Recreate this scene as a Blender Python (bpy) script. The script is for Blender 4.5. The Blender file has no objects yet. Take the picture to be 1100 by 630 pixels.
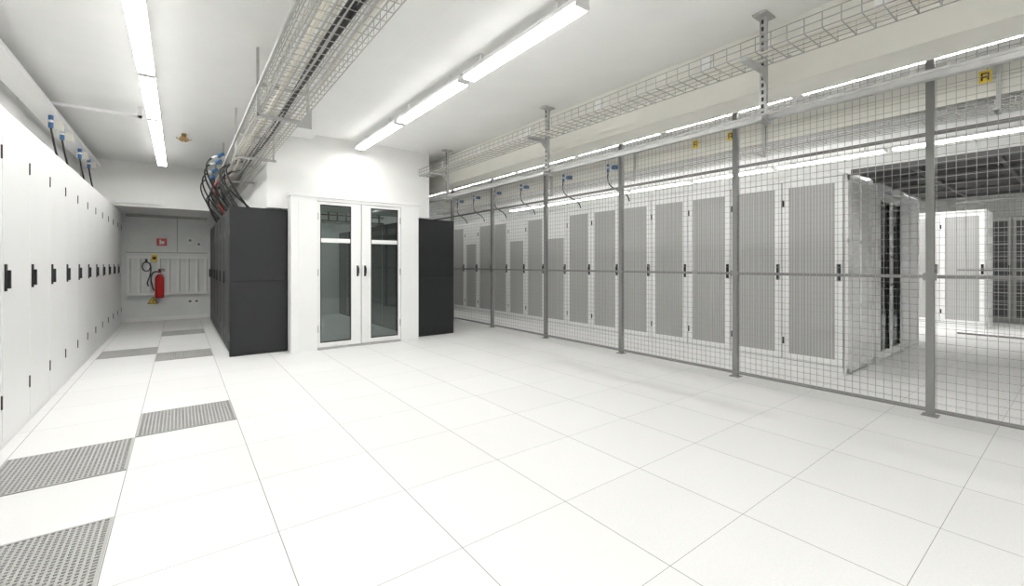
import bpy, math, random
from mathutils import Vector, Matrix
random.seed(4)
scene = bpy.context.scene
try:
    scene.view_settings.view_transform = 'Standard'
    scene.view_settings.look = 'None'
except Exception:
    pass

# ------------------------------------------------------------------ materials
def mat(name, col, rough=0.5, metal=0.0, var=0.03, scale=3.0, bump=0.0, spec=0.5, emit=None, estr=0):
    m = bpy.data.materials.new(name); m.use_nodes = True
    nt = m.node_tree; b = nt.nodes['Principled BSDF']
    tc = nt.nodes.new('ShaderNodeTexCoord')
    n = nt.nodes.new('ShaderNodeTexNoise'); n.inputs['Scale'].default_value = scale
    n.inputs['Detail'].default_value = 3
    nt.links.new(tc.outputs['Object'], n.inputs['Vector'])
    r = nt.nodes.new('ShaderNodeValToRGB')
    c0 = [max(0, c*(1-var)) for c in col]; c1 = [min(1, c*(1+var)) for c in col]
    r.color_ramp.elements[0].color = (*c0, 1); r.color_ramp.elements[1].color = (*c1, 1)
    r.color_ramp.elements[0].position = .3; r.color_ramp.elements[1].position = .7
    nt.links.new(n.outputs['Fac'], r.inputs['Fac'])
    nt.links.new(r.outputs['Color'], b.inputs['Base Color'])
    b.inputs['Roughness'].default_value = rough
    b.inputs['Metallic'].default_value = metal
    b.inputs['Specular IOR Level'].default_value = spec
    if emit:
        b.inputs['Emission Color'].default_value = (*emit, 1)
        b.inputs['Emission Strength'].default_value = estr
    if bump:
        bp = nt.nodes.new('ShaderNodeBump'); bp.inputs['Strength'].default_value = bump
        bp.inputs['Distance'].default_value = 0.01
        n2 = nt.nodes.new('ShaderNodeTexNoise'); n2.inputs['Scale'].default_value = 60
        nt.links.new(tc.outputs['Object'], n2.inputs['Vector'])
        nt.links.new(n2.outputs['Fac'], bp.inputs['Height'])
        nt.links.new(bp.outputs['Normal'], b.inputs['Normal'])
    return m

M_wall = mat('wall_paint', (.87,.87,.855), .6, var=.015, bump=.1)
M_ceil = mat('ceiling_paint', (.90,.90,.885), .6, var=.015, bump=.05)
M_cream = mat('cream_steel', (.80,.785,.72), .45)
M_farw = mat('far_wall_paint', (.80,.82,.805), .5)
M_white = mat('white_powdercoat', (.89,.89,.885), .35, var=.01)
M_white2 = mat('shadow_gap_grey', (.22,.22,.22), .6)
M_black = mat('black_powdercoat', (.018,.0195,.021), .42, spec=.4)
M_blackp = mat('black_plastic', (.012,.012,.013), .4)
M_cable = mat('black_cable', (.012,.012,.012), .5)
M_redc = mat('red_cable', (.5,.03,.02), .5)
M_blue = mat('blue_plug', (.04,.14,.34), .4)
M_galv = mat('galvanised_steel', (.48,.48,.47), .45, .3, var=.1, scale=12)
M_wire = mat('zinc_wire', (.38,.38,.37), .45, .2)
M_wirew = mat('light_zinc_wire', (.46,.45,.42), .45, .2)
M_post = mat('grey_post', (.24,.24,.235), .45, .2)
M_red = mat('red_paint', (.55,.02,.02), .3)
M_yel = mat('yellow_sign', (.85,.6,.03), .5)
M_signw = mat('sign_white', (.85,.85,.85), .5)
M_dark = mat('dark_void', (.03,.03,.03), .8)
M_canopy = mat('dark_canopy_panel', (.03,.03,.032), .6)
M_canf = mat('canopy_frame', (.12,.12,.12), .6)
M_brass = mat('brass', (.45,.3,.12), .35, .8)
M_bei = mat('beige_cable', (.70,.67,.58), .5)
LS = 34
M_lamp = mat('lamp_diffuser', (.9,.9,.9), .5, emit=(1,.995,.97), estr=LS)
M_aislelamp = mat('added_aisle_lamp', (.9,.9,.9), .5, emit=(1,.995,.97), estr=LS*.7)  # glow of the lamps added inside the pod aisle
M_lamps = mat('lamp_diffuser_edge', (.9,.9,.9), .5, emit=(1,.995,.97), estr=8)
M_orangeglow = mat('orange_reflection_glow', (.9,.4,.1), .5, emit=(1,.35,.1), estr=1.0)  # emissive orange standing in for a reflection in the door glass
M_grille=mat('grille_metal',(.46,.46,.445),.45,.1)
M_gril2=mat('grille_recess',(.10,.10,.10),.7)

def perf_mat(name, ca, cb, pitch):
    """perforated sheet: round holes plus faint vertical pressing lines"""
    m = bpy.data.materials.new(name); m.use_nodes = True
    nt = m.node_tree; b = nt.nodes['Principled BSDF']
    tc = nt.nodes.new('ShaderNodeTexCoord')
    v = nt.nodes.new('ShaderNodeTexVoronoi'); v.inputs['Scale'].default_value = 1/pitch
    v.inputs['Randomness'].default_value = 0.0
    nt.links.new(tc.outputs['Object'], v.inputs['Vector'])
    r = nt.nodes.new('ShaderNodeValToRGB')
    r.color_ramp.elements[0].color = (*cb,1); r.color_ramp.elements[1].color = (*ca,1)
    r.color_ramp.elements[0].position = .30; r.color_ramp.elements[1].position = .45
    nt.links.new(v.outputs['Distance'], r.inputs['Fac'])
    wv = nt.nodes.new('ShaderNodeTexWave'); wv.wave_type='BANDS'; wv.bands_direction='Y'
    wv.inputs['Scale'].default_value = 10.0
    nt.links.new(tc.outputs['Object'], wv.inputs['Vector'])
    mr = nt.nodes.new('ShaderNodeMapRange'); mr.inputs[3].default_value=.75; mr.inputs[4].default_value=1.1
    nt.links.new(wv.outputs['Fac'], mr.inputs[0])
    sc = nt.nodes.new('ShaderNodeVectorMath'); sc.operation='SCALE'
    nt.links.new(r.outputs['Color'], sc.inputs[0]); nt.links.new(mr.outputs[0], sc.inputs['Scale'])
    nt.links.new(sc.outputs[0], b.inputs['Base Color'])
    b.inputs['Roughness'].default_value = .5
    return m
M_perf = perf_mat('perforated_grey_door', (.47,.47,.46), (.12,.12,.12), .014)
M_perfb = perf_mat('perforated_black_door', (.05,.05,.052), (.008,.008,.008), .012)

def glass_mat(name, tint, fac=.82):
    m = bpy.data.materials.new(name); m.use_nodes = True
    nt = m.node_tree; nt.nodes.clear()
    o = nt.nodes.new('ShaderNodeOutputMaterial'); mx = nt.nodes.new('ShaderNodeMixShader')
    t = nt.nodes.new('ShaderNodeBsdfTransparent'); t.inputs['Color'].default_value = (*tint,1)
    g = nt.nodes.new('ShaderNodeBsdfGlossy'); g.inputs['Roughness'].default_value = .03
    g.inputs['Color'].default_value = (.85,.9,.89,1)
    f = nt.nodes.new('ShaderNodeFresnel'); f.inputs['IOR'].default_value = 1.8
    nt.links.new(f.outputs[0], mx.inputs[0]); nt.links.new(t.outputs[0], mx.inputs[1]); nt.links.new(g.outputs[0], mx.inputs[2])
    nt.links.new(mx.outputs[0], o.inputs['Surface'])
    return m
M_glass = glass_mat('tinted_glass', (.72,.77,.76))

TX0, TP = .36, .61
TY0, TQ = 1.03, .605
def floor_mat():
    m = bpy.data.materials.new('raised_floor_tiles'); m.use_nodes = True
    nt = m.node_tree; b = nt.nodes['Principled BSDF']
    tc = nt.nodes.new('ShaderNodeTexCoord'); sp = nt.nodes.new('ShaderNodeSeparateXYZ')
    nt.links.new(tc.outputs['Object'], sp.inputs[0])
    def math_(op, a, bb=None, c=None):
        n = nt.nodes.new('ShaderNodeMath'); n.operation = op
        for i, v in enumerate((a, bb, c)):
            if v is None: continue
            if isinstance(v, (int, float)): n.inputs[i].default_value = v
            else: nt.links.new(v, n.inputs[i])
        return n.outputs[0]
    def axis(out, o, p, w):
        u = math_('DIVIDE', math_('SUBTRACT', out, o), p)
        fr = math_('FRACT', u)
        e = math_('MINIMUM', fr, math_('SUBTRACT', 1.0, fr))
        return math_('FLOOR', u), math_('LESS_THAN', e, w/p/2)
    ix, sx = axis(sp.outputs['X'], TX0, TP, .0034)
    iy, sy = axis(sp.outputs['Y'], TY0, TQ, .0022)
    seam = math_('MAXIMUM', sx, sy)
    cb = nt.nodes.new('ShaderNodeCombineXYZ'); nt.links.new(ix, cb.inputs[0]); nt.links.new(iy, cb.inputs[1])
    wn = nt.nodes.new('ShaderNodeTexWhiteNoise'); nt.links.new(cb.outputs[0], wn.inputs[0])
    r = nt.nodes.new('ShaderNodeValToRGB')
    r.color_ramp.elements[0].color = (.815,.812,.803,1); r.color_ramp.elements[1].color = (.84,.838,.83,1)
    nt.links.new(wn.outputs['Value'], r.inputs['Fac'])
    n = nt.nodes.new('ShaderNodeTexNoise'); n.inputs['Scale'].default_value = 90; n.inputs['Detail'].default_value = 4
    nt.links.new(tc.outputs['Object'], n.inputs['Vector'])
    mr = nt.nodes.new('ShaderNodeMapRange'); mr.inputs[1].default_value=.3; mr.inputs[2].default_value=.7
    mr.inputs[3].default_value=.97; mr.inputs[4].default_value=1.02
    nt.links.new(n.outputs['Fac'], mr.inputs[0])
    mm = nt.nodes.new('ShaderNodeVectorMath'); mm.operation='SCALE'
    nt.links.new(r.outputs['Color'], mm.inputs[0]); nt.links.new(mr.outputs[0], mm.inputs['Scale'])
    mix = nt.nodes.new('ShaderNodeMix'); mix.data_type = 'RGBA'
    nt.links.new(seam, mix.inputs['Factor']); nt.links.new(mm.outputs[0], mix.inputs['A'])
    mix.inputs['B'].default_value = (.26,.26,.25,1)
    nt.links.new(mix.outputs['Result'], b.inputs['Base Color'])
    b.inputs['Roughness'].default_value = .45
    b.inputs['Specular IOR Level'].default_value = .3
    return m
M_floor = floor_mat()

# ------------------------------------------------------------------ mesh builder
class MB:
    def __init__(s): s.v=[]; s.f=[]; s.m=[]; s.mats=[]
    def mi(s, m):
        if m not in s.mats: s.mats.append(m)
        return s.mats.index(m)
    def box(s, x0,x1,y0,y1,z0,z1,m):
        k=len(s.v); i=s.mi(m)
        s.v += [(x0,y0,z0),(x1,y0,z0),(x1,y1,z0),(x0,y1,z0),(x0,y0,z1),(x1,y0,z1),(x1,y1,z1),(x0,y1,z1)]
        for f in ((0,3,2,1),(4,5,6,7),(0,1,5,4),(1,2,6,5),(2,3,7,6),(3,0,4,7)):
            s.f.append(tuple(k+a for a in f)); s.m.append(i)
    def poly(s, pts, m):
        k=len(s.v); s.v += [tuple(p) for p in pts]; s.f.append(tuple(range(k,k+len(pts)))); s.m.append(s.mi(m))
    def tube(s, pts, r, m, seg=8):
        pts=[Vector(p) for p in pts]; k=len(s.v); i=s.mi(m)
        up=None
        for j,p in enumerate(pts):
            t=(pts[min(j+1,len(pts)-1)]-pts[max(j-1,0)]).normalized()
            if up is None:
                up = Vector((0,0,1)) if abs(t.z)<.9 else Vector((1,0,0))
            a=(up-t*up.dot(t))
            if a.length<1e-4: a=t.orthogonal()
            a.normalize(); up=a; b=t.cross(a)
            for q in range(seg):
                an=2*math.pi*q/seg
                s.v.append(tuple(p+a*math.cos(an)*r+b*math.sin(an)*r))
        for j in range(len(pts)-1):
            for q in range(seg):
                s.f.append((k+j*seg+q,k+j*seg+(q+1)%seg,k+(j+1)*seg+(q+1)%seg,k+(j+1)*seg+q)); s.m.append(i)
        s.f.append(tuple(k+q for q in range(seg))[::-1]); s.m.append(i)
        e=k+(len(pts)-1)*seg
        s.f.append(tuple(e+q for q in range(seg))); s.m.append(i)
    def lathe(s, c, prof, m, seg=20):
        k=len(s.v); i=s.mi(m)
        for (r,z) in prof:
            for q in range(seg):
                an=2*math.pi*q/seg
                s.v.append((c[0]+r*math.cos(an), c[1]+r*math.sin(an), c[2]+z))
        for j in range(len(prof)-1):
            for q in range(seg):
                s.f.append((k+j*seg+q,k+j*seg+(q+1)%seg,k+(j+1)*seg+(q+1)%seg,k+(j+1)*seg+q)); s.m.append(i)
        s.f.append(tuple(k+q for q in range(seg))[::-1]); s.m.append(i)
        e=k+(len(prof)-1)*seg
        s.f.append(tuple(e+q for q in range(seg))); s.m.append(i)
    def mesh(s, name):
        me=bpy.data.meshes.new(name); me.from_pydata(s.v,[],s.f)
        for m in s.mats: me.materials.append(m)
        me.polygons.foreach_set('material_index', s.m); me.update()
        return me
    def obj(s, name, origin=(0,0,0), bevel=0, smooth=False):
        o=Vector(origin); s.v=[tuple(Vector(v)-o) for v in s.v]
        me=s.mesh(name)
        return place(me, name, origin, bevel, smooth)
def place(me, name, loc, bevel=0, smooth=False, rot=0):
    ob=bpy.data.objects.new(name, me); ob.location=loc; ob.rotation_euler=(0,0,rot)
    scene.collection.objects.link(ob)
    if smooth:
        for p in me.polygons: p.use_smooth = len(p.vertices)<=4
    if bevel:
        b=ob.modifiers.new('bevel','BEVEL'); b.width=bevel; b.segments=2; b.limit_method='ANGLE'
    return ob
def simple(name, boxes, m=None, bevel=0):
    b=MB()
    for x in boxes: b.box(*x[:6], x[6] if len(x)>6 else m)
    c=boxes[0]; return b.obj(name, ((c[0]+c[1])/2,(c[2]+c[3])/2,c[4]), bevel)
def bez(p0,p1,p2,p3,n=14):
    p0,p1,p2,p3=map(Vector,(p0,p1,p2,p3)); out=[]
    for i in range(n+1):
        t=i/n; out.append(p0*(1-t)**3+p1*3*t*(1-t)**2+p2*3*t*t*(1-t)+p3*t**3)
    return out

# ------------------------------------------------------------------ room shell
CZ=3.10; CT=CZ-.003; YB=-3.2; YF=12.2; XL=-1.96; XR=16.0
fl=MB(); fl.box(XL-.2,XR+.2,YB-.2,YF+.2,-.15,0,M_floor); fl.obj('floor')
ce=MB(); ce.box(XL-.2,XR+.2,YB-.2,YF+.2,CZ,CZ+.15,M_ceil); ce.obj('ceiling')
simple('wall_left', [(XL-.15,XL,YB,YF,0,CZ)], M_wall)
simple('wall_right', [(XR,XR+.15,YB,YF,0,CZ)], M_wall)
simple('wall_back', [(XL-.15,XR+.15,YB-.15,YB,0,CZ)], M_wall)
simple('wall_far', [(XL-.15,XR+.15,YF,YF+.15,0,CZ)], M_farw)
simple('wall_bulkhead', [(XL,-1.38,YB,YF,2.28,CZ)], M_wall)
simple('wall_header', [(-1.38,.50,10.62,YF,2.28,CZ)], M_wall)
simple('trim_ceiling_casing', [(1.12,1.50,YB,6.8,3.03,CZ),(1.10,1.52,YB,6.8,3.018,3.03)], M_ceil, .004)
b=MB(); b.box(3.72,4.10,YB,YF,2.62,CZ,M_cream); b.box(3.69,3.72,YB,YF,2.86,2.885,M_cream); b.box(3.70,3.72,YB,YF,2.60,2.70,M_cream)
y=YB+.3
while y<YF-.3:
    b.box(3.695,3.72,y,y+.09,2.94,3.04,M_ceil); b.tube([(3.70,y+.6,2.80),(3.685,y+.6,2.80)],.012,M_galv,8)
    y+=1.23
b.obj('trim_ceiling_beam',(3.9,4,2.62))
simple('baseboard_far', [(-.9,.5,YF-.015,YF,0,.08)], M_white)
simple('trim_1', [(-.9,.5,YF-.012,YF,1.46,1.48),(-.05,-.03,YF-.012,YF,1.48,2.28),(-.9,.5,YF-.02,YF,2.22,2.28)], M_galv)

b=MB()
b.box(.95,3.39,6.82,6.92,2.0,CZ,M_wall)
b.box(.95,1.05,6.92,YF,2.0,CZ,M_wall); b.box(3.29,3.39,6.92,YF,2.0,CZ,M_wall)
b.obj('wall_containment',(2.1,6.87,2.0))

# ------------------------------------------------------------------ left white cabinets
def white_cab(w, d=.98, h=2.25):
    b=MB()
    b.box(-d,-.03,0,w,.0,h,M_white)
    b.box(-.035,-.028,.004,w-.004,.03,h-.03,M_white2)
    b.box(-.028,0,.006,w-.006,.06,h-.035,M_white)
    b.box(-.028,-.004,.0,w,h-.03,h,M_white)
    b.box(-.028,-.012,.0,w,0,.055,M_white)
    b.box(0,.010,.035,.068,1.04,1.22,M_blackp)
    b.box(.010,.028,.042,.061,1.07,1.18,M_blackp)
    b.tube([(.0,.052,1.07),(.028,.052,1.07)],.013,M_blackp,10)
    for z in (.32,1.95):
        b.box(-.004,.006,w-.03,w-.012,z-.045,z+.045,M_blackp)
    return b
y=4.33-.665*9; W=.665
me=white_cab(W).mesh('server_cabinet_white')
while y+W<12.15:
    place(me,'server_cabinet',(-.92,y-.05,0),.003); y+=W

# ------------------------------------------------------------------ black pod racks
def black_rack(w,d=.72,h=1.98):
    b=MB()
    b.box(.03,d,0,w,0.0,h,M_black)
    b.box(.002,.03,.006,w-.006,.05,h-.02,M_black)
    b.box(-.002,.002,.05,w-.05,.1,h-.07,M_perfb)
    b.box(-.022,-.002,w-.05,w-.02,.95,1.12,M_blackp)
    b.box(.0,.004,.01,.03,.2,.3,M_galv); b.box(.0,.004,.01,.03,1.6,1.7,M_galv)
    b.box(d,d+.004,.06,w-.06,.1,h-.08,M_perfb)
    b.box(d,d+.008,.0,.012,.05,h-.02,M_galv)
    return b
BW=.745
me=black_rack(BW).mesh('server_rack_black')
for i in range(6):
    place(me,'server_rack',(.52,6.87+i*BW,0),.004)
    place(me,'server_rack',(3.87,6.87+i*BW+BW,0),.004,rot=math.pi)
for (xa,xb) in ((.52,1.20),(3.15,3.87)):
    b=MB()
    b.box(xa,xb,6.835,6.86,0.015,1.985,M_black)
    b.box(xa+.006,xb-.006,6.82,6.835,.03,.985,M_black); b.box(xa+.006,xb-.006,6.82,6.835,.995,1.975,M_black)
    b.box(xa,xb,6.83,6.86,0,.015,M_blackp)
    for z in (.06,.96,1.03,1.94):
        for xx in (xa+.04,xb-.04): b.tube([(xx,6.82,z),(xx,6.815,z)],.007,M_blackp,8)
    b.obj('rack_side_panel',((xa+xb)/2,6.84,0),.003)

# aisle doors
b=MB()
yf,yb=6.60,6.72
b.box(1.21,1.55,yf,yb,0,2.16,M_white); b.box(2.79,3.09,yf,yb,0,2.16,M_white)
b.box(1.30,1.55,yf-.008,yf,.02,2.10,M_white); b.box(2.79,3.0,yf-.008,yf,.02,2.10,M_white)
b.box(1.19,3.11,yf-.02,6.815,2.16,2.20,M_white); b.box(1.55,2.79,yf,yb,2.115,2.16,M_white)
b.box(1.21,3.09,yb,6.815,0,.02,M_white)
b.box(1.21,1.26,yb,6.815,0,2.16,M_white); b.box(3.04,3.09,yb,6.815,0,2.16,M_white)
b.box(1.55,2.79,yf,yb,0,.03,M_galv)
for (a,c,g0,g1) in ((1.555,2.165,1.59,2.02),(2.175,2.785,2.315,2.745)):
    y0,y1=yf+.01,yf+.055
    b.box(a,g0,y0,y1,.035,2.11,M_white); b.box(g1,c,y0,y1,.035,2.11,M_white)
    b.box(g0,g1,y0,y1,.035,.10,M_white); b.box(g0,g1,y0,y1,2.07,2.11,M_white)
    b.box(g0,g1,y0+.004,y1-.004,1.53,1.59,M_white)
    for (p,q) in ((g0,g0+.012),(g1-.012,g1)): b.box(p,q,y0-.002,y0+.01,.10,2.07,M_blackp)
    b.box(g0,g1,y0-.002,y0+.01,.10,.112,M_blackp); b.box(g0,g1,y0-.002,y0+.01,2.058,2.07,M_blackp)
    b.box(g0,g1,y0+.02,y0+.028,.10,2.07,M_glass)
for xx in (2.115,2.225):
    b.box(xx-.014,xx+.014,yf-.002,yf+.01,1.04,1.20,M_blackp)
    b.tube([(xx,yf,1.08),(xx,yf-.04,1.08),(xx,yf-.04,1.17),(xx,yf,1.17)],.009,M_blackp,8)
for z in (.3,1.1,1.9):
    b.box(1.545,1.565,yf-.006,yf+.012,z-.05,z+.05,M_galv); b.box(2.775,2.795,yf-.006,yf+.012,z-.05,z+.05,M_galv)
b.obj('aisle_double_door',(2.15,6.6,0),.002)
b=MB()
b.box(1.26,3.13,11.2,11.26,0,2.0,M_farw)
b.box(2.17,2.19,11.19,11.2,0,2.0,M_white2)
b.obj('aisle_end_partition',(2.2,11.2,0))
b=MB()
for k in range(4): b.box(1.5+.16*k,1.60+.16*k,8.62,8.66,2.06,2.08,M_orangeglow)  # glowing bars imitate the orange reflection, not real indicators
for k in range(14): b.box(1.08+.16*k,1.10+.16*k,8.57,8.60,2.02,2.50,M_cable)
for k in range(5): b.box(1.08,3.26,8.57,8.60,2.02+.11*k,2.04+.11*k,M_cable)
b.box(1.06,3.28,8.55,8.70,1.99,2.02,M_galv)
b.obj('aisle_crossbar_with_orange_glow',(2.15,8.6,2.0))

# ------------------------------------------------------------------ cage racks
def cage_rack(w, d=1.0, h=2.24, blank=False):
    b=MB()
    b.box(.03,d,0,w,0,h,M_white)
    b.box(.0,.03,.0,w,h-.03,h,M_white); b.box(.005,.03,0,w,0,.07,M_white)
    b.box(.022,.03,.004,w-.004,.07,h-.03,M_white2)
    b.box(0,.022,.006,.078,.08,h-.04,M_white); b.box(0,.022,w-.078,w-.006,.08,h-.04,M_white)
    b.box(0,.022,.078,w-.078,.08,.15,M_white); b.box(0,.022,.078,w-.078,h-.11,h-.04,M_white)
    z1=1.72 if blank else h-.11
    b.box(.008,.022,.078,w-.078,.15,z1,M_perf)
    if blank: b.box(.004,.022,.078,w-.078,z1,h-.11,M_white)
    b.box(-.012,0,.022,.058,1.03,1.22,M_blackp); b.box(-.03,-.012,.03,.05,1.06,1.18,M_blackp)
    for z in (.3,1.95): b.box(-.008,.0,w-.03,w-.01,z-.04,z+.04,M_blackp)
    return b
CW=.62
me=cage_rack(CW).mesh('cage_rack'); meb=cage_rack(CW,blank=True).mesh('cage_rack_blank')
for i in range(15):
    place(meb if i in (7,9,12) else me,'mesh_door_server_cabinet',(5.83,1.66+i*CW,0),.003)
    place(me,'mesh_door_server_cabinet',(9.13,1.66+(i+1)*CW,0),.003,rot=math.pi)
    if i<8: place(me,'mesh_door_server_cabinet',(11.9,1.2+i*CW,0),.003)
for (xa,xb) in ((5.85,6.82),(8.14,9.11)):
    b=MB(); yy=1.655
    b.box(xa,xb,yy-.02,yy,0.01,2.22,M_white)
    for (p,q) in ((xa,xa+.05),(xb-.05,xb),((xa+xb)/2-.02,(xa+xb)/2+.02)): b.box(p,q,yy-.035,yy-.02,.02,2.2,M_white)
    for z in (.02,.72,1.45,2.15): b.box(xa,xb,yy-.035,yy-.02,z,z+.05,M_white)
    b.obj('cabinet_end_panel',((xa+xb)/2,yy-.01,0),.003)
b=MB(); y0=1.60;y1=1.65
b.box(6.86,8.10,y0,y1,2.14,2.24,M_white)
b.box(6.86,6.92,y0,y1,0,2.14,M_white); b.box(8.04,8.10,y0,y1,0,2.14,M_white)
for (a,c) in ((6.93,7.475),(7.485,8.03)):
    b.box(a,a+.09,y0+.005,y1-.005,.02,2.13,M_white); b.box(c-.09,c,y0+.005,y1-.005,.02,2.13,M_white)
    b.box(a+.09,c-.09,y0+.005,y1-.005,.02,.12,M_white); b.box(a+.09,c-.09,y0+.005,y1-.005,2.02,2.13,M_white)
    b.box(a+.09,c-.09,y0+.02,y0+.028,.12,2.02,M_glass)
    for (p,q) in ((a+.09,a+.105),(c-.105,c-.09)): b.box(p,q,y0,y0+.02,.12,2.02,M_blackp)
for xx in (7.43,7.53): b.tube([(xx,y0,.95),(xx,y0-.045,.97),(xx,y0-.045,1.3),(xx,y0,1.32)],.011,M_blackp)
b.obj('cage_aisle_double_door',(7.48,1.62,0),.002)
simple('cage_aisle_roof', [(6.84,8.12,1.66,10.9,2.2,2.235,M_canopy)])
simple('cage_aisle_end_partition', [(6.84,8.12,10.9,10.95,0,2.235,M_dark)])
# dark canopy
b=MB()
b.box(5.85,9.1,YB+.1,1.59,2.225,2.245,M_canopy)
for xx in (5.83,6.64,7.45,8.26,9.07): b.box(xx,xx+.04,YB+.1,1.59,2.19,2.25,M_canf)
y=YB+.1
while y<1.6: b.box(5.85,9.1,y,y+.03,2.195,2.225,M_canf); y+=.6
for xx in (6.2,9.0):
    for y in (-2.6,-.9,1.0): b.tube([(xx,y,2.24),(xx,y,CT)],.008,M_galv)
b.obj('suspended_canopy',(7.4,-.8,2.2))
def grey_rack(w,d,h):
    b=MB(); b.box(.03,d,0,w,0,h,M_post); b.box(0,.03,.01,w-.01,.06,h-.03,M_post); b.box(-.004,0,.06,w-.06,.12,h-.09,M_perfb)
    for k in range(1,8): b.box(-.01,-.004,.03,w-.03,.12+k*.25,.14+k*.25,M_post)
    b.box(-.03,-.004,.02,.05,1.0,1.2,M_blackp); return b
me=grey_rack(.8,1.0,2.2).mesh('dark_mesh_rack')
for i in range(7): place(me,'dark_server_cabinet',(13.6,-3.0+i*.8,0),.003)

# ------------------------------------------------------------------ mesh fence
FX=4.825
b=MB(); posts=[.79+1.555*k for k in range(-2,8)]
for y in posts:
    b.box(FX-.025,FX+.025,y-.025,y+.025,0.006,3.08,M_post); b.box(FX-.05,FX+.05,y-.05,y+.05,0,.006,M_post)
    b.box(FX-.03,FX-.025,y-.04,y+.04,1.09,1.15,M_post)
Y0,Y1=-3.1,12.15
for z in (.045,1.12,2.27,2.97): b.box(FX-.012,FX+.012,Y0,Y1,z-.014,z+.014,M_post)
w=.0016
y=Y0
while y<Y1: b.box(FX-.02-w,FX-.02+w,y-w,y+w,.05,2.97,M_wire); y+=.055
z=.05
while z<2.97: b.box(FX-.016-w,FX-.016+w,Y0,Y1,z-w,z+w,M_wire); z+=.06
b.obj('mesh_partition_fence',(FX,4,0))
b=MB(); FX2=10.6
for k in range(10):
    y=-3.0+1.555*k
    if y>1.4: break
    b.box(FX2-.025,FX2+.025,y-.025,y+.025,0,3.08,M_post)
for z in (.045,1.12,2.27,2.97): b.box(FX2-.012,FX2+.012,-3.1,1.4,z-.014,z+.014,M_post)
y=-3.1
while y<1.4: b.box(FX2-w,FX2+w,y-w,y+w,.05,2.97,M_wire); y+=.11
z=.05
while z<2.97: b.box(FX2-w,FX2+w,-3.1,1.4,z-w,z+w,M_wire); z+=.11
b.obj('mesh_partition_fence',(FX2,-1,0))

# ------------------------------------------------------------------ cable trays
def basket(b,x0,x1,y0,y1,z,h,m,pitch=.1,nl=5,r=.0036):
    for i in range(nl):
        x=x0+(x1-x0)*i/(nl-1); b.tube([(x,y0,z),(x,y1,z)],r,m,6)
    for x in (x0,x1):
        for zz in (z+h*.5,z+h): b.tube([(x,y0,zz),(x,y1,zz)],r,m,6)
    y=y0+.02
    while y<y1:
        b.tube([(x0,y,z+h),(x0,y,z),(x1,y,z),(x1,y,z+h)],r*.9,m,5); y+=pitch
def cables(b,xs,y0,y1,z,r,mats,sw=.012):
    for i,x in enumerate(xs):
        pts=[]; y=y0; ph=random.random()*6
        while y<=y1:
            pts.append((x+sw*math.sin(y*1.7+ph), y, z+r+.004*math.sin(y*2.3+ph)+.003)); y+=.3
        b.tube(pts,r,mats[i%len(mats)],6)
b=MB()
basket(b,.56,.90,YB+.1,10.4,2.54,.10,M_wirew,.1,6)
cables(b,[.60,.62,.80,.83],YB+.2,10.3,2.545,.009,[M_bei,M_bei,M_galv])
cables(b,[.70,.72,.74],YB+.2,10.3,2.545,.010,[M_cable])
basket(b,.60,.92,YB+.1,10.4,2.80,.08,M_wirew,.1,5)
cables(b,[.64,.66,.79,.85],YB+.2,10.3,2.805,.009,[M_bei,M_galv,M_bei])
b.box(.52,.54,YB+.1,10.4,2.70,2.735,M_galv)
for y in (-1.6,.4,4.35,6.2,8.1,9.9):
    b.box(.53,.55,y,y+.03,2.50,CT,M_galv)
    if y<6.8: b.box(.93,.95,y,y+.03,2.50,CT,M_galv)
    b.box(.53,.945 if y>6.8 else .97,y,y+.03,2.505,2.53,M_galv); b.box(.53,.93,y,y+.03,2.775,2.795,M_galv)
b.poly([(.97,4.34,2.66),(.97,4.34,2.46),(.83,4.34,2.46)],M_galv)
b.obj('wire_basket_cable_tray',(.74,4,2.5))

b=MB()
basket(b,3.20,3.48,YB+.1,8.8,2.70,.10,M_wire,.1,5,.0042)
cables(b,[3.28,3.33,3.40],YB+.2,8.7,2.705,.007,[M_bei])
for y in (-.95,1.50,3.95,6.42,8.7):
    b.box(3.50,3.54,y-.022,y+.022,2.29,CT,M_galv)
    for k in range(14): b.box(3.496,3.50,y-.008,y+.008,2.34+k*.053,2.37+k*.053,M_blackp)
    b.box(3.44,3.60,y-.05,y+.05,CT-.012,CT,M_galv)
    b.box(3.20,3.54,y-.02,y+.02,2.665,2.695,M_galv)
    b.poly([(3.5,y-.021,2.67),(3.5,y-.021,2.56),(3.38,y-.021,2.67)],M_galv)
    b.box(3.44,3.60,y-.02,y+.02,2.29,2.32,M_galv)
b.box(3.555,3.595,YB+.1,10.5,2.32,2.36,M_galv)
b.tube([(3.46,YB+.1,2.335),(3.46,10.5,2.335)],.012,M_galv)
b.obj('ceiling_hung_cable_tray',(3.35,3,2.3))

def plug(b,p,s=1):
    x,y,z=p
    b.tube([(x,y,z),(x,y,z-.05*s)],.022*s,M_blue,10); b.tube([(x,y,z-.05*s),(x,y,z-.08*s)],.018*s,M_signw,10)
    b.tube([(x,y,z-.08*s),(x,y,z-.14*s)],.022*s,M_blue,10)
b=MB()
b.box(-1.30,-1.10,1,10.4,2.90,2.96,M_white)
b.box(-1.375,-1.34,1,10.4,2.55,2.63,M_cream)
for y in (1.5,3.5,5.5,7.5,9.5): b.box(-1.22,-1.18,y,y+.04,2.96,CT,M_galv)
for y in (7.1,7.7,8.9,9.7):
    plug(b,(-1.16,y,2.90))
    b.tube(bez((-1.16,y,2.76),(-1.12,y+.1,2.3),(-1.08,y+.4,2.3),(-1.2,y+.45,2.27)),.010,M_cable)
    b.box(-1.22,-1.1,y+.2,y+.32,2.80,2.90,M_cream)
b.obj('power_trunking_with_plugs',(-1.2,5,2.9))
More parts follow.
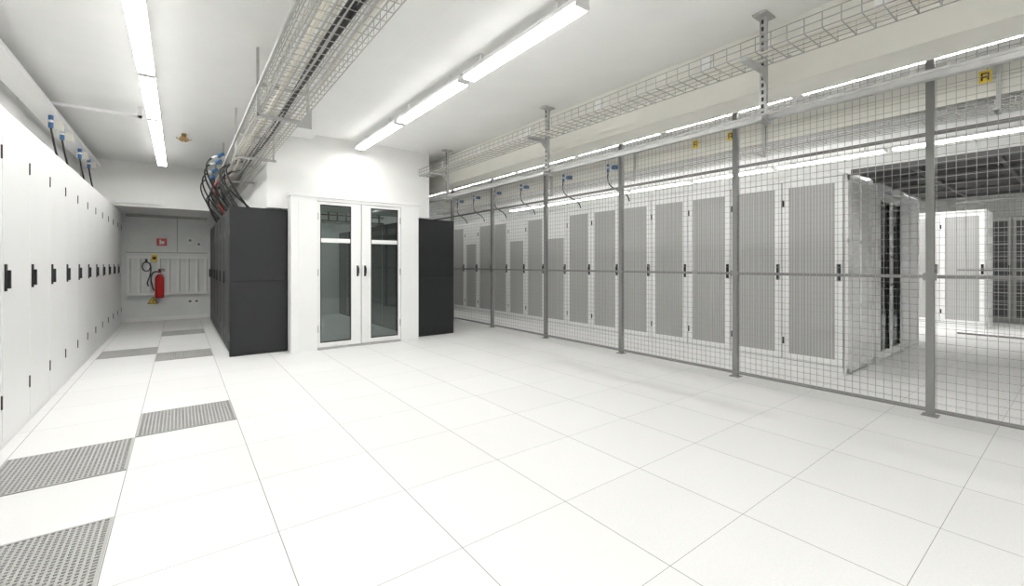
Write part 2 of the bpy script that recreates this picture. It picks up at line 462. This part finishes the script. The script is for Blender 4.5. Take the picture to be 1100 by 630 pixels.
simple('support_rail', [(-1.37,-.36,6.86,6.90,2.97,3.0,M_white),(-.40,-.36,6.86,6.90,2.97,CT,M_white)])
simple('support_rail', [(-1.0,-.26,10.59,10.615,2.34,2.37,M_signw),(-1.0,-.26,10.575,10.59,2.335,2.345,M_signw)])

b=MB()
b.box(5.96,6.02,YB+.1,11,2.76,3.06,M_cream); b.box(5.93,5.96,YB+.1,11,2.76,2.79,M_cream); b.box(5.93,5.96,YB+.1,11,2.93,2.95,M_cream)
basket(b,5.70,5.90,YB+.1,11,2.60,.06,M_wirew,.12,4)
for y in (-1.5,.5,2.5,4.5,6.5,8.5,10.5): b.box(5.90,5.93,y,y+.03,2.58,CT,M_galv); b.box(5.70,5.93,y,y+.03,2.575,2.595,M_galv)
for y in (5.0,6.1,7.4,8.4,9.3,10.1):
    plug(b,(5.84,y,2.93)); 
    b.box(5.88,5.96,y-.12,y-.04,2.84,2.90,M_blue)
    b.tube(bez((5.84,y,2.79),(5.8,y+.05,2.4),(5.8,y-.45,2.5),(5.9,y-.4,2.25)),.011,M_cable)
b.obj('busbar_trunking',(5.95,4,2.8))
def sign(name,x,y,z,w=.08,h=.11):
    b=MB(); b.box(x-.004,x,y-w/2,y+w/2,z-h/2,z+h/2,M_yel)
    b.box(x-.006,x-.004,y-.026,y-.014,z-.035,z+.025,M_blackp); b.box(x-.006,x-.004,y+.014,y+.026,z-.035,z+.025,M_blackp)
    b.box(x-.006,x-.004,y-.026,y+.026,z+.025,z+.036,M_blackp); b.box(x-.006,x-.004,y-.014,y+.014,z-.010,z,M_blackp)
    b.obj(name,(x,y,z))
for y in (.60,2.95,3.45): sign('yellow_letter_sign',5.926,y,2.95)

# ------------------------------------------------------------------ cable bundle over black racks
b=MB()
for k in range(18):
    y=7.2+random.random()*3.0; y2=y+random.uniform(-.5,.5); x=.50+random.random()*.1; x2=.56+random.random()*.25
    zt=2.55+random.random()*.3; lo=random.uniform(2.15,2.5)
    b.tube(bez((x+.12,y,zt),(x-.18,y,zt-.1),(x-.15,y2,lo),(x2,y2,1.995),18),random.choice((.008,.010,.013)),M_redc if k in (4,) else M_cable)
for y in (7.4,7.9,8.7,9.4): 
    b.tube([(.50,y,2.78),(.42,y,2.73)],.024,M_blue,10); b.tube([(.42,y,2.73),(.36,y,2.70)],.02,M_signw,10)
    b.tube(bez((.36,y,2.70),(.2,y,2.6),(.35,y+.1,2.3),(.62,y+.2,1.995)),.011,M_cable)
b.obj('power_cable_bundle',(.6,8.5,2.0),smooth=True)

# ------------------------------------------------------------------ luminaires
def lum(x,y0,y1,z=2.95,name='ceiling_luminaire',w=.065,m=None,edge=None):
    m=m or M_lamp
    b=MB()
    b.box(x-w+.006,x+w-.006,y0,y1,z+.01,z+.05,M_white)
    b.box(x-w,x+w,y0+.02,y1-.02,z-.012,z+.01,edge or M_lamps)
    b.box(x-w+.004,x+w-.004,y0+.025,y1-.025,z-.0135,z-.0125,m)
    b.box(x-w,x+w,y0,y0+.02,z-.014,z+.01,M_signw); b.box(x-w,x+w,y1-.02,y1,z-.014,z+.01,M_signw)
    for y in (y0+.25,y1-.25): b.box(x-.012,x+.012,y,y+.024,z+.05,CT,M_white)
    b.obj(name,(x,(y0+y1)/2,z))
for y in (2.05,3.60,5.15): lum(2.15,y,y+1.48,w=.06)
for y in (-2.9,-1.3): lum(2.15,y,y+1.5)  # unseen lamps added behind the camera to help light the room
for k in range(4): lum(-.24,3.67+1.55*k,3.67+1.55*k+1.50,w=.06)
for y in (-2.4,-.8,.8): lum(-.24,y,y+1.5)  # out-of-view lamps added to this row as extra room light
y=-2.9
while y<10.5: lum(5.15,y,y+1.54,z=2.99,w=.03,edge=M_white); y+=1.6
y=-2.9
while y<10.5:
    lum(8.6,y,y+1.54); lum(11.1,y,y+1.54); y+=1.6
lum(2.17,7.6,9.1,z=2.9,m=M_aislelamp,w=.04); lum(2.17,9.4,10.9,z=2.9,m=M_aislelamp,w=.04)  # lamps added inside the aisle to brighten the view through the glass
b=MB(); b.lathe((.05,7.9,3.0),[(.01,.0),(.055,.01),(.06,.03),(.03,.045),(.03,.097)],M_brass); 
for a in range(6): 
    an=a*math.pi/3; b.tube([(.05+.02*math.cos(an),7.9+.02*math.sin(an),2.99),(.05+.09*math.cos(an),7.9+.09*math.sin(an),3.03)],.008,M_brass,6)
b.obj('ceiling_detector',(.05,7.9,3.0),smooth=True)

# ------------------------------------------------------------------ floor grilles
def grille():
    b=MB(); W,H=TP-.006,TQ-.006
    b.box(0,W,0,H,0.0005,.0015,M_gril2)
    f=.012
    for bx in ((0,f,0,H),(W-f,W,0,H),(0,W,0,f),(0,W,H-f,H)): b.box(*bx,.0015,.006,M_grille)
    n=26
    for i in range(1,n):
        x=f+(W-2*f)*i/n; b.box(x-.0045,x+.0045,f,H-f,.0015,.0055,M_grille)
        y=f+(H-2*f)*i/n; b.box(f,W-f,y-.0045,y+.0045,.0015,.0057,M_grille)
    return b.mesh('floor_grille')
gm=grille()
for (i,j) in ((-2,4),(-1,5),(-2,2),(-2,11),(-1,10),(-1,14),(-2,-1)):
    place(gm,'perforated_floor_tile',(TX0+i*TP+.003,TY0+j*TQ+.003,0))

# ------------------------------------------------------------------ far wall objects
b=MB(); X,Y=-.34,11.97
b.lathe((X,Y,.50),[(.05,0),(.075,.01),(.078,.03),(.078,.40),(.07,.45),(.045,.49),(.022,.51),(.022,.55),(.03,.555),(.03,.575),(.01,.58)],M_red)
b.box(X-.02,X+.09,Y-.012,Y+.012,1.075,1.09,M_blackp); b.box(X-.02,X+.08,Y-.012,Y+.012,1.105,1.12,M_blackp); b.box(X-.02,X+.01,Y-.012,Y+.012,1.05,1.12,M_blackp)
b.tube(bez((X-.02,Y,1.06),(X-.2,Y,1.1),(X-.14,Y-.02,.8),(X-.09,Y-.02,.66)),.013,M_cable)
b.box(X-.04,X+.04,Y+.07,Y+.112,.75,.85,M_galv)
b.tube([(X,Y-.03,1.02),(X,Y-.05,1.02)],.018,M_signw,10)
b.obj('fire_extinguisher',(X,Y,.5),smooth=True)
b=MB()
b.tube([Vector((-.56+.07*math.cos(a/20*4*math.pi),12.045+.001*a,1.17+.10*math.sin(a/20*4*math.pi))) for a in range(21)],.012,M_cable)
b.tube(bez((-.49,12.06,1.17),(-.47,12.06,.9),(-.60,12.06,.85),(-.52,12.06,.75)),.011,M_cable)
b.box(-.58,-.54,12.05,12.083,1.25,1.33,M_blackp)
b.obj('hose_coil',(-.56,12.07,1.1),smooth=True)
b=MB(); b.box(-.40,-.22,12.19,12.2,1.62,1.78,M_red); b.box(-.345,-.325,12.185,12.19,1.65,1.75,M_signw); b.box(-.315,-.27,12.185,12.19,1.66,1.72,M_signw)
b.obj('fire_safety_sign',(-.31,12.19,1.62))
b=MB(); b.box(-.48,-.38,12.075,12.083,1.28,1.42,M_yel); b.box(-.46,-.40,12.07,12.075,1.32,1.38,M_blackp); b.obj('yellow_notice_sign',(-.43,12.08,1.3))
b=MB()
for s,m,yy in ((1.0,M_blackp,12.195),(.8,M_yel,12.193)):
    c=(-.46,.42); r=.105*s
    p=[(c[0]+r*math.sin(a),c[1]+r*math.cos(a)) for a in (0,2*math.pi/3,4*math.pi/3)]
    b.poly([(q[0],yy,q[1]) for q in p],m)
b.box(-.465,-.455,12.190,12.193,.39,.46,M_blackp)
b.obj('warning_triangle_sign',(-.46,12.19,.4))
b=MB()
for z in (.56,1.34): b.box(-.88,.46,12.09,12.14,z,z+.05,M_white)
x=-.88
while x<.46:
    b.box(x,x+.05,12.095,12.135,.56,1.38,M_white); b.box(x+.05,x+.062,12.12,12.135,.61,1.34,M_galv); x+=.165
for x in (-.86,0,.42):
    for z in (.57,1.35): b.box(x,x+.03,12.13,12.198,z,z+.03,M_white)
b.obj('guard_rail_frame',(-.2,12.12,.56),.003)
b=MB()
for (x,z) in ((.14,1.70),(.30,1.62),(.14,.34),(.26,.34)):
    b.box(x,x+.09,12.17,12.2,z,z+.1,M_white); b.box(x+.02,x+.07,12.165,12.17,z+.025,z+.075,M_white2)
b.obj('power_socket_group',(.2,12.18,.3),.002)

# ------------------------------------------------------------------ world + camera
w=bpy.data.worlds.new('world'); scene.world=w; w.use_nodes=True
w.node_tree.nodes['Background'].inputs[0].default_value=(.9,.95,1,1); w.node_tree.nodes['Background'].inputs[1].default_value=.3
cam=bpy.data.cameras.new('camera'); co=bpy.data.objects.new('camera',cam); scene.collection.objects.link(co)
cam.sensor_width=36; cam.lens=36*472/1100; cam.shift_y=-31/1100; cam.clip_start=.05
co.location=(0,0,1.22); co.rotation_euler=(math.radians(90),0,-math.atan(357/472))
scene.camera=co
